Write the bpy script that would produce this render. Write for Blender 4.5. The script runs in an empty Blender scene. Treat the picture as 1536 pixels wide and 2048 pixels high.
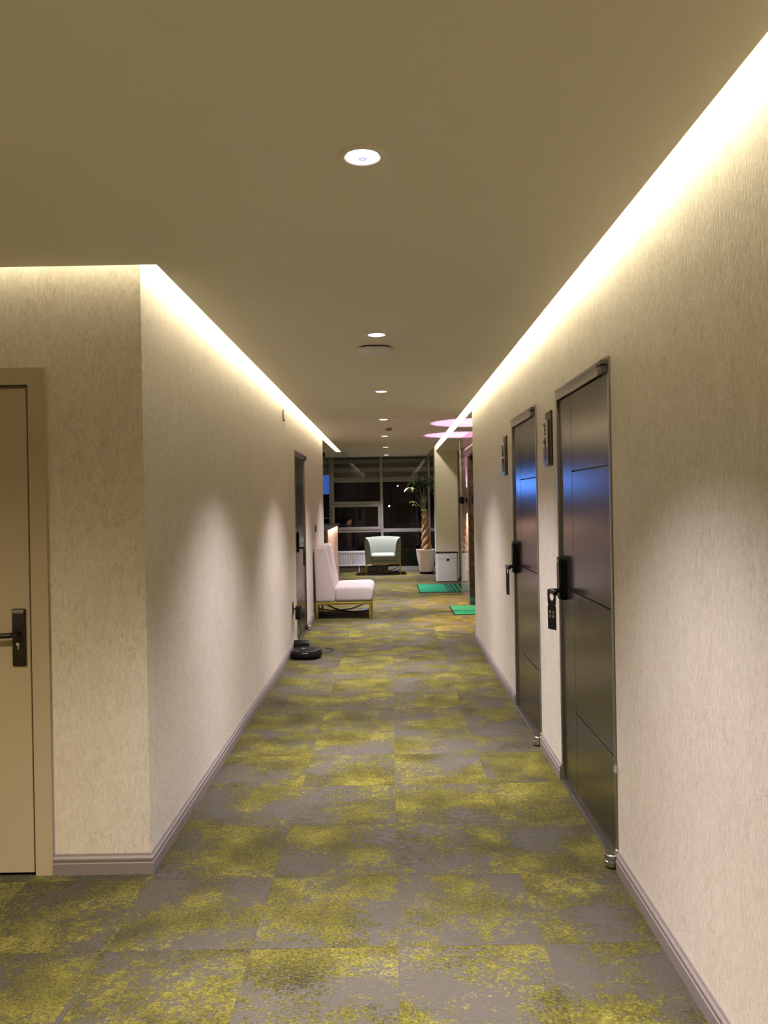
import bpy, bmesh, math, random
from mathutils import Vector, Matrix
random.seed(7)
PI = math.pi
sc = bpy.context.scene
COL = sc.collection

# ------------------------------------------------------------------ camera
EYE = 1.52
cam_d = bpy.data.cameras.new('camera')
cam = bpy.data.objects.new('camera', cam_d); COL.objects.link(cam)
cam_d.sensor_fit = 'VERTICAL'; cam_d.sensor_height = 24.0
cam_d.lens = 1540.0 / 2048.0 * 24.0
cam_d.shift_x = -12.0 / 2048.0
cam_d.shift_y = -21.0 / 2048.0
cam_d.clip_start = 0.05; cam_d.clip_end = 200
cam.matrix_world = Matrix.Translation((0, 0, EYE)) @ Matrix.Rotation(PI / 2, 4, 'X') @ Matrix.Rotation(-0.0180, 4, 'Z')
sc.camera = cam

# ------------------------------------------------------------------ world (night)
w = bpy.data.worlds.new('night'); sc.world = w
w.use_nodes = True
w.node_tree.nodes['Background'].inputs[0].default_value = (0.018, 0.016, 0.034, 1)
w.node_tree.nodes['Background'].inputs[1].default_value = 0.35

# ------------------------------------------------------------------ light levels / exposure
COVE_W = 3.7            # watts per metre of LED strip
COVE_COL = (1.0, 0.87, 0.60)
DOWN_W = 455.0           # each downlight
DOWN_COL = (1.0, 0.90, 0.985)
SCONCE_W = 75.0
SCONCE_COL = (1.0, 0.42, 0.84)
SCONCE_DOWN_COL = (1.0, 0.66, 0.34)
sc.view_settings.view_transform = 'Standard'
sc.view_settings.look = 'None'
sc.view_settings.exposure = 0.22
sc.view_settings.gamma = 1.0
sc.view_settings.use_curve_mapping = False
sc.cycles.use_denoising = True
sc.cycles.use_adaptive_sampling = True
sc.cycles.adaptive_threshold = 0.015
sc.cycles.max_bounces = 10
sc.cycles.diffuse_bounces = 5
sc.cycles.glossy_bounces = 4
sc.cycles.transparent_max_bounces = 8
sc.cycles.caustics_reflective = False
sc.cycles.caustics_refractive = False
sc.cycles.sample_clamp_indirect = 6.0

# ------------------------------------------------------------------ materials
def nm(name):
    m = bpy.data.materials.new(name); m.use_nodes = True
    nt = m.node_tree
    b = nt.nodes['Principled BSDF']
    return m, nt, b
def N(nt, t, **kw):
    n = nt.nodes.new(t)
    for k, v in kw.items(): setattr(n, k, v)
    return n
def L(nt, a, b): nt.links.new(a, b)
def setin(n, **kw):
    for k, v in kw.items(): n.inputs[k.replace('_', ' ')].default_value = v
def pm(name, col, rough=0.5, metal=0.0, spec=0.5, noise=0.0, nscale=40, bump=0.0, coat=0.0, emit=None, estr=0.0):
    m, nt, b = nm(name)
    b.inputs['Base Color'].default_value = (*col, 1)
    b.inputs['Roughness'].default_value = rough
    b.inputs['Metallic'].default_value = metal
    b.inputs['Specular IOR Level'].default_value = spec
    if coat: b.inputs['Coat Weight'].default_value = coat
    if emit:
        b.inputs['Emission Color'].default_value = (*emit, 1); b.inputs['Emission Strength'].default_value = estr
    tc = N(nt, 'ShaderNodeTexCoord')
    nz = N(nt, 'ShaderNodeTexNoise'); setin(nz, Scale=nscale, Detail=4.0)
    L(nt, tc.outputs['Object'], nz.inputs['Vector'])
    mx = N(nt, 'ShaderNodeMix', data_type='RGBA')
    k = max(noise, 0.03)
    mx.inputs[6].default_value = (*[c * (1 - k) for c in col], 1)
    mx.inputs[7].default_value = (*[min(1, c * (1 + k)) for c in col], 1)
    L(nt, nz.outputs[0], mx.inputs[0]); L(nt, mx.outputs[2], b.inputs['Base Color'])
    if bump:
        bp = N(nt, 'ShaderNodeBump'); setin(bp, Strength=bump, Distance=0.002)
        L(nt, nz.outputs[0], bp.inputs['Height']); L(nt, bp.outputs[0], b.inputs['Normal'])
    return m
def math_(nt, op, a, b=None, c=None):
    n = N(nt, 'ShaderNodeMath', operation=op)
    for i, v in enumerate((a, b, c)):
        if v is None: continue
        if isinstance(v, (int, float)): n.inputs[i].default_value = v
        else: L(nt, v, n.inputs[i])
    return n.outputs[0]
def ramp(nt, v, stops):
    r = N(nt, 'ShaderNodeValToRGB')
    e = r.color_ramp.elements
    while len(e) < len(stops): e.new(0.5)
    for i, (p, c) in enumerate(stops):
        e[i].position = p; e[i].color = (*c, 1) if len(c) == 3 else c
    L(nt, v, r.inputs[0])
    return r.outputs[0]

def wallpaper():
    m, nt, b = nm('wallpaper')
    g = N(nt, 'ShaderNodeNewGeometry')
    def nz(sx, sy, sz, detail=3, rough=0.55, dist=0.0):
        mp = N(nt, 'ShaderNodeMapping'); mp.inputs['Scale'].default_value = (sx, sy, sz)
        L(nt, g.outputs['Position'], mp.inputs[0])
        n = N(nt, 'ShaderNodeTexNoise'); setin(n, Scale=1.0, Detail=detail, Roughness=rough, Distortion=dist)
        L(nt, mp.outputs[0], n.inputs['Vector'])
        return n.outputs[0]
    streak = nz(115, 115, 36, 4, 0.65, 0.5)        # short vertical fibres
    fine = nz(260, 260, 110, 3, 0.6)
    cloud = nz(3, 3, 1.6, 3, 0.5)
    vein_n = nz(20, 20, 11, 2, 0.5, 1.2)
    vein = math_(nt, 'ABSOLUTE', math_(nt, 'SUBTRACT', vein_n, 0.5))
    veinm = ramp(nt, vein, [(0.0, (1, 1, 1)), (0.020, (0, 0, 0))])
    vgate = ramp(nt, nz(7, 7, 5, 2), [(0.48, (0, 0, 0)), (0.60, (1, 1, 1))])
    veinf = math_(nt, 'MULTIPLY', veinm, vgate)
    c1 = N(nt, 'ShaderNodeMix', data_type='RGBA')
    c1.inputs[6].default_value = (0.590, 0.545, 0.465, 1); c1.inputs[7].default_value = (0.72, 0.67, 0.585, 1)
    L(nt, ramp(nt, streak, [(0.33, (0, 0, 0)), (0.66, (1, 1, 1))]), c1.inputs[0])
    c2 = N(nt, 'ShaderNodeMix', data_type='RGBA')
    c2.inputs[7].default_value = (0.40, 0.33, 0.23, 1)
    L(nt, c1.outputs[2], c2.inputs[6]); L(nt, math_(nt, 'MULTIPLY', veinf, 0.55), c2.inputs[0])
    fib = math_(nt, 'ABSOLUTE', math_(nt, 'SUBTRACT', nz(70, 70, 20, 2, 0.5, 1.6), 0.5))
    fibm = math_(nt, 'MULTIPLY', ramp(nt, fib, [(0.0, (1, 1, 1)), (0.045, (0, 0, 0))]), ramp(nt, nz(16, 16, 6, 2), [(0.40, (0, 0, 0)), (0.62, (1, 1, 1))]))
    c4 = N(nt, 'ShaderNodeMix', data_type='RGBA'); c4.inputs[7].default_value = (0.42, 0.355, 0.27, 1)
    L(nt, c2.outputs[2], c4.inputs[6]); L(nt, math_(nt, 'MULTIPLY', fibm, 0.45), c4.inputs[0]); c2 = c4
    c3 = N(nt, 'ShaderNodeMix', data_type='RGBA', blend_type='MULTIPLY')
    c3.inputs[0].default_value = 1.0
    L(nt, c2.outputs[2], c3.inputs[6])
    L(nt, ramp(nt, cloud, [(0.3, (0.975, 0.97, 0.965)), (0.7, (1, 1, 1))]), c3.inputs[7])
    L(nt, c3.outputs[2], b.inputs['Base Color'])
    L(nt, ramp(nt, streak, [(0.40, (0.62,) * 3), (0.68, (0.36,) * 3)]), b.inputs['Roughness'])
    b.inputs['Specular IOR Level'].default_value = 0.42
    h = math_(nt, 'ADD', streak, math_(nt, 'MULTIPLY', fine, 0.45))
    bp = N(nt, 'ShaderNodeBump'); setin(bp, Strength=0.6, Distance=0.004)
    L(nt, h, bp.inputs['Height']); L(nt, bp.outputs[0], b.inputs['Normal'])
    return m

def carpet():
    m, nt, b = nm('carpet')
    g = N(nt, 'ShaderNodeNewGeometry')
    at = N(nt, 'ShaderNodeAttribute', attribute_name='tile_shift')
    ad = N(nt, 'ShaderNodeVectorMath', operation='ADD')
    L(nt, g.outputs['Position'], ad.inputs[0]); L(nt, at.outputs['Vector'], ad.inputs[1])
    def nz(sx, sy, detail=3, rough=0.55, dist=0.0, src=None):
        mp = N(nt, 'ShaderNodeMapping'); mp.inputs['Scale'].default_value = (sx, sy, 1.0)
        L(nt, src or ad.outputs[0], mp.inputs[0])
        n = N(nt, 'ShaderNodeTexNoise'); setin(n, Scale=1.0, Detail=detail, Roughness=rough, Distortion=dist)
        L(nt, mp.outputs[0], n.inputs['Vector'])
        return n.outputs[0]
    A = nz(2.9, 3.3, 1.5, 0.5)
    B = nz(26, 34, 6, 0.78, 0.5)
    C = nz(105, 140, 3, 0.7)
    s = math_(nt, 'ADD', A, math_(nt, 'ADD', math_(nt, 'MULTIPLY', math_(nt, 'SUBTRACT', B, 0.5), 1.25),
                                math_(nt, 'MULTIPLY', math_(nt, 'SUBTRACT', C, 0.5), 0.75)))
    mask = ramp(nt, s, [(0.410, (0, 0, 0)), (0.490, (1, 1, 1))])
    D = nz(4.2, 4.6, 2, 0.5, 0.3)
    F = nz(95, 120, 4, 0.75)
    E = nz(300, 300, 2, 0.6)
    gv = math_(nt, 'ADD', math_(nt, 'MULTIPLY_ADD', D, 0.7, 0.15), math_(nt, 'ADD', math_(nt, 'MULTIPLY', math_(nt, 'SUBTRACT', F, 0.5), 1.25),
                                 math_(nt, 'MULTIPLY', math_(nt, 'SUBTRACT', B, 0.5), 0.35)))
    green = ramp(nt, gv, [(0.20, (0.012, 0.010, 0.0005)), (0.42, (0.050, 0.045, 0.0015)), (0.60, (0.112, 0.101, 0.006)), (0.85, (0.25, 0.222, 0.042))])
    grey = ramp(nt, E, [(0.25, (0.049, 0.043, 0.032)), (0.75, (0.072, 0.064, 0.048))])
    mx = N(nt, 'ShaderNodeMix', data_type='RGBA')
    L(nt, mask, mx.inputs[0]); L(nt, grey, mx.inputs[6]); L(nt, green, mx.inputs[7])
    L(nt, mx.outputs[2], b.inputs['Base Color'])
    b.inputs['Roughness'].default_value = 0.95
    b.inputs['Specular IOR Level'].default_value = 0.12
    b.inputs['Sheen Weight'].default_value = 0.10
    h = math_(nt, 'ADD', math_(nt, 'MULTIPLY', mask, math_(nt, 'ADD', math_(nt, 'MULTIPLY', F, 1.6), 0.35)), math_(nt, 'MULTIPLY', E, 0.25))
    bp = N(nt, 'ShaderNodeBump'); setin(bp, Strength=0.8, Distance=0.006)
    L(nt, h, bp.inputs['Height']); L(nt, bp.outputs[0], b.inputs['Normal'])
    return m

def stone(name, ca, cb, cc, rough, scale=3.0):
    m, nt, b = nm(name)
    g = N(nt, 'ShaderNodeNewGeometry')
    n = N(nt, 'ShaderNodeTexNoise'); setin(n, Scale=scale, Detail=8.0, Roughness=0.62, Distortion=1.4)
    L(nt, g.outputs['Position'], n.inputs['Vector'])
    L(nt, ramp(nt, n.outputs[0], [(0.30, ca), (0.52, cb), (0.72, cc)]), b.inputs['Base Color'])
    b.inputs['Roughness'].default_value = rough
    b.inputs['Specular IOR Level'].default_value = 0.8
    return m

def glass():
    m = bpy.data.materials.new('window_glass'); m.use_nodes = True
    nt = m.node_tree
    nt.nodes.remove(nt.nodes['Principled BSDF'])
    out = nt.nodes['Material Output']
    tr = N(nt, 'ShaderNodeBsdfTransparent'); tr.inputs[0].default_value = (0.90, 0.92, 0.94, 1)
    gl = N(nt, 'ShaderNodeBsdfGlossy'); gl.inputs['Roughness'].default_value = 0.01
    fr = N(nt, 'ShaderNodeFresnel'); fr.inputs[0].default_value = 1.55
    mx = N(nt, 'ShaderNodeMixShader')
    L(nt, fr.outputs[0], mx.inputs[0]); L(nt, tr.outputs[0], mx.inputs[1]); L(nt, gl.outputs[0], mx.inputs[2])
    L(nt, mx.outputs[0], out.inputs[0])
    return m

def emat(name, col, s):
    m, nt, b = nm(name)
    b.inputs['Base Color'].default_value = (0.8, 0.8, 0.8, 1)
    b.inputs['Emission Color'].default_value = (*col, 1); b.inputs['Emission Strength'].default_value = s
    return m

def wood(name, ca, cb, rough=0.45):
    m, nt, b = nm(name)
    g = N(nt, 'ShaderNodeNewGeometry')
    mp = N(nt, 'ShaderNodeMapping'); mp.inputs['Scale'].default_value = (30, 30, 1.6)
    L(nt, g.outputs['Position'], mp.inputs[0])
    n = N(nt, 'ShaderNodeTexNoise'); setin(n, Scale=1.0, Detail=5.0, Roughness=0.6, Distortion=0.4)
    L(nt, mp.outputs[0], n.inputs['Vector'])
    L(nt, ramp(nt, n.outputs[0], [(0.3, ca), (0.7, cb)]), b.inputs['Base Color'])
    b.inputs['Roughness'].default_value = rough
    return m

def brushed(name, col, rough, metal=0.85):
    m, nt, b = nm(name)
    g = N(nt, 'ShaderNodeNewGeometry')
    mp = N(nt, 'ShaderNodeMapping'); mp.inputs['Scale'].default_value = (4, 4, 420)
    L(nt, g.outputs['Position'], mp.inputs[0])
    n = N(nt, 'ShaderNodeTexNoise'); setin(n, Scale=1.0, Detail=3.0)
    L(nt, mp.outputs[0], n.inputs['Vector'])
    L(nt, ramp(nt, n.outputs[0], [(0.3, [c * 0.92 for c in col]), (0.7, [c * 1.08 for c in col])]), b.inputs['Base Color'])
    b.inputs['Metallic'].default_value = metal
    b.inputs['Roughness'].default_value = rough
    bp = N(nt, 'ShaderNodeBump'); setin(bp, Strength=0.05, Distance=0.0006)
    L(nt, n.outputs[0], bp.inputs['Height']); L(nt, bp.outputs[0], b.inputs['Normal'])
    return m

M = dict(
    paper=wallpaper(), carpet=carpet(),
    ceil=pm('ceiling_paint', (0.78, 0.745, 0.68), 0.9, spec=0.2, noise=0.02, nscale=3),
    base=pm('baseboard_paint', (0.215, 0.185, 0.175), 0.45, noise=0.06, nscale=30),
    slab=pm('subfloor', (0.12, 0.11, 0.10), 0.9),
    bronze=brushed('bronze_door', (0.128, 0.114, 0.112), 0.21),
    bronze2=brushed('bronze_groove', (0.03, 0.027, 0.025), 0.4),
    chrome=pm('chrome', (0.70, 0.69, 0.68), 0.16, 1.0),
    steel=brushed('steel_trim', (0.36, 0.35, 0.34), 0.30, 1.0),
    black=pm('black_plastic', (0.008, 0.008, 0.009), 0.26, spec=0.16),
    blackm=pm('black_matte', (0.007, 0.007, 0.007), 0.6, spec=0.12),
    brown=pm('dark_brown_metal', (0.022, 0.014, 0.009), 0.35, 0.3),
    beige=pm('beige_door_paint', (0.44, 0.365, 0.255), 0.55, noise=0.03, nscale=12),
    gold=pm('brass', (0.55, 0.42, 0.10), 0.28, 1.0),
    blackchrome=pm('black_chrome', (0.10, 0.095, 0.09), 0.12, 1.0),
    white_fab=pm('white_upholstery', (0.50, 0.445, 0.44), 0.85, spec=0.2, noise=0.05, nscale=220, bump=0.25),
    green_fab=pm('green_velvet', (0.185, 0.215, 0.180), 0.75, spec=0.2, noise=0.06, nscale=180, bump=0.2),
    white_pl=pm('white_plastic', (0.72, 0.71, 0.72), 0.35),
    white_bin=pm('white_metal_bin', (0.62, 0.63, 0.65), 0.3),
    pot=pm('white_pot', (0.72, 0.67, 0.63), 0.38),
    soil=pm('soil', (0.03, 0.02, 0.012), 0.95, noise=0.4, nscale=60, bump=0.6),
    bark=pm('bark', (0.36, 0.23, 0.12), 0.75, noise=0.3, nscale=45, bump=0.5),
    stem=pm('green_stem', (0.20, 0.20, 0.10), 0.6, noise=0.2),
    leaf=pm('leaf_green', (0.075, 0.15, 0.02), 0.42, noise=0.3, nscale=14),
    leafl=pm('leaf_pale', (0.30, 0.42, 0.16), 0.42, noise=0.2, nscale=14),
    alu=pm('grey_window_aluminium', (0.36, 0.36, 0.335), 0.42, 0.35),
    blind_l=pm('blind_light_band', (0.80, 0.79, 0.76), 0.9, noise=0.06, nscale=90),
    blind_d=pm('blind_dark_band', (0.34, 0.33, 0.30), 0.9, noise=0.06, nscale=90),
    rail=pm('blind_rail', (0.92, 0.92, 0.90), 0.4),
    rad=pm('radiator_enamel', (0.68, 0.66, 0.72), 0.32),
    mat=pm('green_mat', (0.004, 0.145, 0.070), 0.85, spec=0.2, noise=0.10, nscale=120, bump=0.4),
    matb=pm('mat_black', (0.008, 0.014, 0.010), 0.85, spec=0.2, noise=0.1, nscale=120),
    stone=stone('purple_stone', (0.20, 0.15, 0.145), (0.32, 0.25, 0.24), (0.48, 0.41, 0.40), 0.035),
    marble=stone('brown_marble', (0.040, 0.024, 0.010), (0.125, 0.082, 0.045), (0.27, 0.20, 0.13), 0.22, 5.0),
    bsoffit=pm('brown_soffit', (0.05, 0.034, 0.02), 0.4),
    plaster=pm('pale_plaster', (0.74, 0.72, 0.62), 0.8, spec=0.2),
    wood=wood('salmon_wood', (0.70, 0.45, 0.32), (0.82, 0.57, 0.43)),
    darkwood=wood('dark_counter_wood', (0.045, 0.024, 0.018), (0.085, 0.05, 0.038), 0.3),
    glass=glass(),
    lens=emat('lamp_lens', (0.96, 0.95, 1.0), 6.0),
    strip=emat('strip_diffuser', COVE_COL, 1.5),
    blue=emat('blue_sign_light', (0.10, 0.30, 1.0), 11.0), blue_dim=emat('blue_sign_border', (0.05, 0.15, 0.6), 0.6),
    street=emat('street_light', (0.9, 0.92, 1.0), 6.0),
    asphalt=pm('asphalt', (0.03, 0.03, 0.032), 0.9),
    facade=pm('night_facade', (0.10, 0.09, 0.10), 0.9),
    dark_steel=pm('dark_steel', (0.09, 0.085, 0.08), 0.35, 0.9),
    goldprint=pm('gold_print', (0.42, 0.30, 0.12), 0.5),
    sensor=pm('sensor_brown', (0.16, 0.13, 0.09), 0.5),
    mirrorplate=pm('mirror_plate', (0.62, 0.58, 0.52), 0.12, 1.0),
    cable=pm('cable_rubber', (0.01, 0.01, 0.01), 0.5),
)

# lens: bright reflector with a slightly dimmer ribbed centre (it gives off light)
def lens_mat():
    m, nt, b = nm('lamp_lens_ribbed')
    tc = N(nt, 'ShaderNodeTexCoord')
    ln = N(nt, 'ShaderNodeVectorMath', operation='LENGTH')
    L(nt, tc.outputs['Object'], ln.inputs[0])
    sn = math_(nt, 'SINE', math_(nt, 'MULTIPLY', ln.outputs['Value'], 640.0))
    inner = ramp(nt, ln.outputs['Value'], [(0.020, (1, 1, 1)), (0.034, (0, 0, 0))])
    dim = math_(nt, 'MULTIPLY', math_(nt, 'GREATER_THAN', sn, -0.35), inner)
    mx = N(nt, 'ShaderNodeMix', data_type='RGBA')
    mx.inputs[6].default_value = (2.6, 2.5, 2.8, 1); mx.inputs[7].default_value = (0.46, 0.40, 0.80, 1)
    L(nt, dim, mx.inputs[0])
    L(nt, mx.outputs[2], b.inputs['Emission Color']); b.inputs['Emission Strength'].default_value = 1.0
    return m
M['lens'] = lens_mat()

# ------------------------------------------------------------------ mesh helpers
def new_bm(): return bmesh.new()
def add_box(bm, x0, x1, y0, y1, z0, z1, bev=0.0, seg=2):
    r = bmesh.ops.create_cube(bm, size=1.0)
    vs = r['verts']
    for v in vs:
        v.co = Vector(((x0 + x1) / 2 + v.co.x * (x1 - x0), (y0 + y1) / 2 + v.co.y * (y1 - y0), (z0 + z1) / 2 + v.co.z * (z1 - z0)))
    if bev > 0:
        es = list({e for v in vs for e in v.link_edges})
        bmesh.ops.bevel(bm, geom=es, offset=bev, segments=seg, profile=0.5, affect='EDGES')
    return bm
def box(x0, x1, y0, y1, z0, z1, bev=0.0, seg=2):
    return add_box(new_bm(), x0, x1, y0, y1, z0, z1, bev, seg)
def add_tube(bm, pts, r, n=8, cap=True):
    pts = [Vector(p) for p in pts]
    rs = r if isinstance(r, (list, tuple)) else [r] * len(pts)
    rings = []
    up = Vector((0, 0, 1))
    for i, p in enumerate(pts):
        t = (pts[min(i + 1, len(pts) - 1)] - pts[max(i - 1, 0)]).normalized()
        a = up if abs(t.dot(up)) < 0.95 else Vector((1, 0, 0))
        if rings:
            a = prev
        u = (a - t * a.dot(t))
        if u.length < 1e-5: u = t.orthogonal()
        u.normalize(); prev = u
        v = t.cross(u)
        rings.append([bm.verts.new(p + (u * math.cos(k * 2 * PI / n) + v * math.sin(k * 2 * PI / n)) * rs[i]) for k in range(n)])
    for a, b in zip(rings, rings[1:]):
        for k in range(n):
            bm.faces.new((a[k], a[(k + 1) % n], b[(k + 1) % n], b[k]))
    if cap:
        bm.faces.new(list(reversed(rings[0]))); bm.faces.new(rings[-1])
    return bm
def tube(pts, r, n=8): return add_tube(new_bm(), pts, r, n)
def add_lathe(bm, prof, n=32, c=(0, 0, 0), cap=True):
    rings = []
    for (r, z) in prof:
        rings.append([bm.verts.new((c[0] + r * math.cos(k * 2 * PI / n), c[1] + r * math.sin(k * 2 * PI / n), c[2] + z)) for k in range(n)])
    for a, b in zip(rings, rings[1:]):
        for k in range(n):
            bm.faces.new((a[k], a[(k + 1) % n], b[(k + 1) % n], b[k]))
    if cap:
        bm.faces.new(list(reversed(rings[0]))); bm.faces.new(rings[-1])
    return bm
def lathe(prof, n=32, c=(0, 0, 0), cap=True): return add_lathe(new_bm(), prof, n, c, cap)
def prism(poly, axis, a, b, bev=0.0, seg=2, only=None):
    """poly: 2D outline; extruded along axis from a to b."""
    bm = new_bm()
    def P(p, t):
        if axis == 'x': return (t, p[0], p[1])
        if axis == 'y': return (p[0], t, p[1])
        return (p[0], p[1], t)
    A = [bm.verts.new(P(p, a)) for p in poly]; B = [bm.verts.new(P(p, b)) for p in poly]
    n = len(poly)
    for k in range(n): bm.faces.new((A[k], A[(k + 1) % n], B[(k + 1) % n], B[k]))
    bm.faces.new(list(reversed(A))); bm.faces.new(B)
    bmesh.ops.recalc_face_normals(bm, faces=bm.faces)
    if bev:
        bmesh.ops.bevel(bm, geom=list(bm.edges), offset=bev, segments=seg, profile=0.5, affect='EDGES', clamp_overlap=True)
    return bm
def fillet(pts, r, seg=6):
    """round the corners of a closed outline; r may be a list."""
    out = []; n = len(pts)
    for i in range(n):
        p = Vector(pts[i]); a = Vector(pts[i - 1]); b = Vector(pts[(i + 1) % n])
        ri = r[i] if isinstance(r, (list, tuple)) else r
        if ri <= 0: out.append(tuple(p)); continue
        da = (a - p).normalized(); db = (b - p).normalized()
        ang = da.angle(db); d = min(ri / math.tan(ang / 2), 0.49 * (a - p).length, 0.49 * (b - p).length)
        p0 = p + da * d; p1 = p + db * d
        for k in range(seg + 1):
            t = k / seg
            out.append(tuple(p0 * (1 - t) ** 2 + p * 2 * t * (1 - t) + p1 * t ** 2))
    return out
def link(name, me, parent=None, loc=None):
    o = bpy.data.objects.new(name, me); COL.objects.link(o)
    if parent: o.parent = parent
    if loc: o.location = loc
    return o
def obj(name, bm, mat, parent=None, smooth=True, loc=None, ang=35):
    bmesh.ops.recalc_face_normals(bm, faces=bm.faces)
    me = bpy.data.meshes.new(name); bm.to_mesh(me); bm.free()
    me.materials.append(M[mat] if isinstance(mat, str) else mat)
    if smooth:
        me.shade_smooth(); me.set_sharp_from_angle(angle=math.radians(ang))
    return link(name, me, parent, loc)
def struct(name, bm, mat, parent=None, smooth=False):
    o = obj(name, bm, mat, parent, smooth)
    if parent is None: o['kind'] = 'structure'
    return o
def tag(o, label, cat, group=None):
    o['label'] = label; o['category'] = cat
    if group: o['group'] = group
    return o
def thing(name, label, cat, loc=(0, 0, 0), rz=0.0, group=None):
    o = bpy.data.objects.new(name, None); COL.objects.link(o)
    o.location = loc; o.rotation_euler = (0, 0, rz)
    o.empty_display_size = 0.1
    return tag(o, label, cat, group)
def sempty(name, loc=(0, 0, 0), rz=0.0):
    o = bpy.data.objects.new(name, None); COL.objects.link(o)
    o.location = loc; o.rotation_euler = (0, 0, rz); o['kind'] = 'structure'
    return o
def dup(root, loc, rz=None, label=None, group=None):
    r = root.copy(); COL.objects.link(r); r.location = loc
    if rz is not None: r.rotation_euler = (0, 0, rz)
    if label: r['label'] = label
    if group: r['group'] = group
    for ch in list(root.children):
        c = ch.copy(); COL.objects.link(c); c.parent = r
        for g in list(ch.children):
            d = g.copy(); COL.objects.link(d); d.parent = c
    return r
def text_mesh(s, size, mat, parent, matrix, name='lettering', extrude=0.0006, font=None):
    cu = bpy.data.curves.new('txt', 'FONT'); cu.body = s; cu.size = size; cu.extrude = extrude
    cu.align_x = 'CENTER'; cu.align_y = 'CENTER'
    if font: cu.font = font
    t = bpy.data.objects.new('txt', cu); COL.objects.link(t)
    dg = bpy.context.evaluated_depsgraph_get()
    me = bpy.data.meshes.new_from_object(t.evaluated_get(dg))
    bpy.data.objects.remove(t)
    me.materials.clear(); me.materials.append(M[mat])
    me.transform(matrix)
    return link(name, me, parent)

# ------------------------------------------------------------------ dimensions
XR, XL = 0.907, -1.02          # corridor walls
YF = 3.195                     # wall that faces the camera on the left
YR, YL = 8.36, 11.8            # where the right / left corridor walls end
XE = 1.14                      # lift wall
YW = 17.0                      # window plane
ZC, ZT = 2.49, 2.66            # ceiling, slab over the cove
GAP = 0.098
T = 0.12

# ------------------------------------------------------------------ structure: walls
struct('wall_right', (lambda bm: (add_box(bm, XR, XR + T, -2.0, 3.14, 0, ZT), add_box(bm, XR, XR + T, 4.16, 4.72, 0, ZT),
        add_box(bm, XR, XR + T, 5.68, YR, 0, ZT), add_box(bm, XR, XR + T, 3.14, 4.16, 2.10, ZT), add_box(bm, XR, XR + T, 4.72, 5.68, 2.10, ZT),
        add_box(bm, XR + 0.09, XR + T, 3.14, 4.16, 0, 2.10), add_box(bm, XR + 0.09, XR + T, 4.72, 5.68, 0, 2.10)) and bm)(new_bm()), 'paper')
DL0, DL1 = 8.25, 9.23
struct('wall_left', (lambda bm: (add_box(bm, XL - T, XL, YF, DL0, 0, ZT), add_box(bm, XL - T, XL, DL1, YL, 0, ZT),
        add_box(bm, XL - T, XL, DL0, DL1, 2.09, ZT), add_box(bm, XL - T, XL - 0.09, DL0, DL1, 0, 2.09)) and bm)(new_bm()), 'paper')
FX1 = -1.492                   # clear edge of the beige door opening
struct('wall_front', (lambda bm: (add_box(bm, FX1, XL - T, YF, YF + T, 0, ZT), add_box(bm, -4.0, -2.42, YF, YF + T, 0, ZT),
        add_box(bm, -2.42, FX1, YF, YF + T, 2.035, ZT), add_box(bm, -2.42, FX1, YF + 0.1, YF + T, 0, 2.035)) and bm)(new_bm()), 'paper')
struct('wall_near_left', box(-4.0 - T, -4.0, -2.0, YF + T, 0, ZT), 'paper')
struct('wall_back', box(-4.0 - T, XR + T, -2.0 - T, -2.0, 0, ZT), 'paper')
# lounge on the left, lift lobby on the right
struct('wall_lounge_near', box(-4.6, XL - T, YL - T, YL, 0, ZT), 'paper')
struct('wall_lounge_left', box(-4.6 - T, -4.6, YL - T, YW + 0.2, 0, ZT), 'paper')
struct('wall_lobby_near', box(XR + T, XE, YR - T, YR, 0, ZT), 'paper')
struct('wall_lobby_right', box(3.0, 3.0 + T, 12.45, 16.6, 0, ZT), 'plaster')
struct('wall_lobby_back', box(1.325, 3.0, 15.33, 15.45, 0, ZT), 'plaster')
struct('wall_pillar', box(0.885, 1.325, 15.0, 15.45, 0, ZT, 0.004, 1), 'plaster')
struct('wall_window_right', box(1.325, 1.325 + T, 15.45, YW + 0.2, 0, ZT), 'plaster')
# lift wall of polished stone with a recessed opening
LO0, LO1 = 9.86, 11.22
lw = struct('wall_lift', (lambda bm: (add_box(bm, XE, XE + 0.42, YR, LO0, 0, ZC), add_box(bm, XE, XE + 0.42, LO1 + 0.0, 12.45, 0, ZC),
        add_box(bm, XE, XE + 0.42, LO0, LO1, 2.17, ZC)) and bm)(new_bm()), 'stone')
for y, h in ((LO1 - 0.012, 2.17), (LO0, 2.17)):
    obj('jamb_lining', box(XE + 0.004, XE + 0.36, y, y + 0.012, 0.10, h - 0.012), 'marble', lw)
    obj('jamb_plinth', box(XE + 0.002, XE + 0.36, y - 0.002, y + 0.014, 0.0, 0.10), 'steel', lw)
obj('soffit_lining', box(XE + 0.004, XE + 0.36, LO0, LO1, 2.158, 2.17), 'bsoffit', lw)
obj('corner_trim', box(XE - 0.008, XE + 0.03, 12.445, 12.462, 0, ZC, 0.002, 1), 'chrome', lw)
obj('corner_trim', box(XE - 0.006, XE + 0.006, LO1 - 0.010, LO1 + 0.012, 0, 2.17, 0.002, 1), 'steel', lw)
d5 = struct('door_5', box(XE + 0.36, XE + 0.40, LO0, LO1, 0, 2.17), 'steel')
for a, b_ in ((LO0 + 0.015, (LO0 + LO1) / 2 - 0.003), ((LO0 + LO1) / 2 + 0.003, LO1 - 0.015)):
    obj('door_panel', box(XE + 0.345, XE + 0.361, a, b_, 0.01, 2.15, 0.003, 1), 'steel', d5)
struct('wall_lift_end', box(XE + 0.42, 3.0, 12.33, 12.45, 0, ZT), 'plaster')

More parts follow.
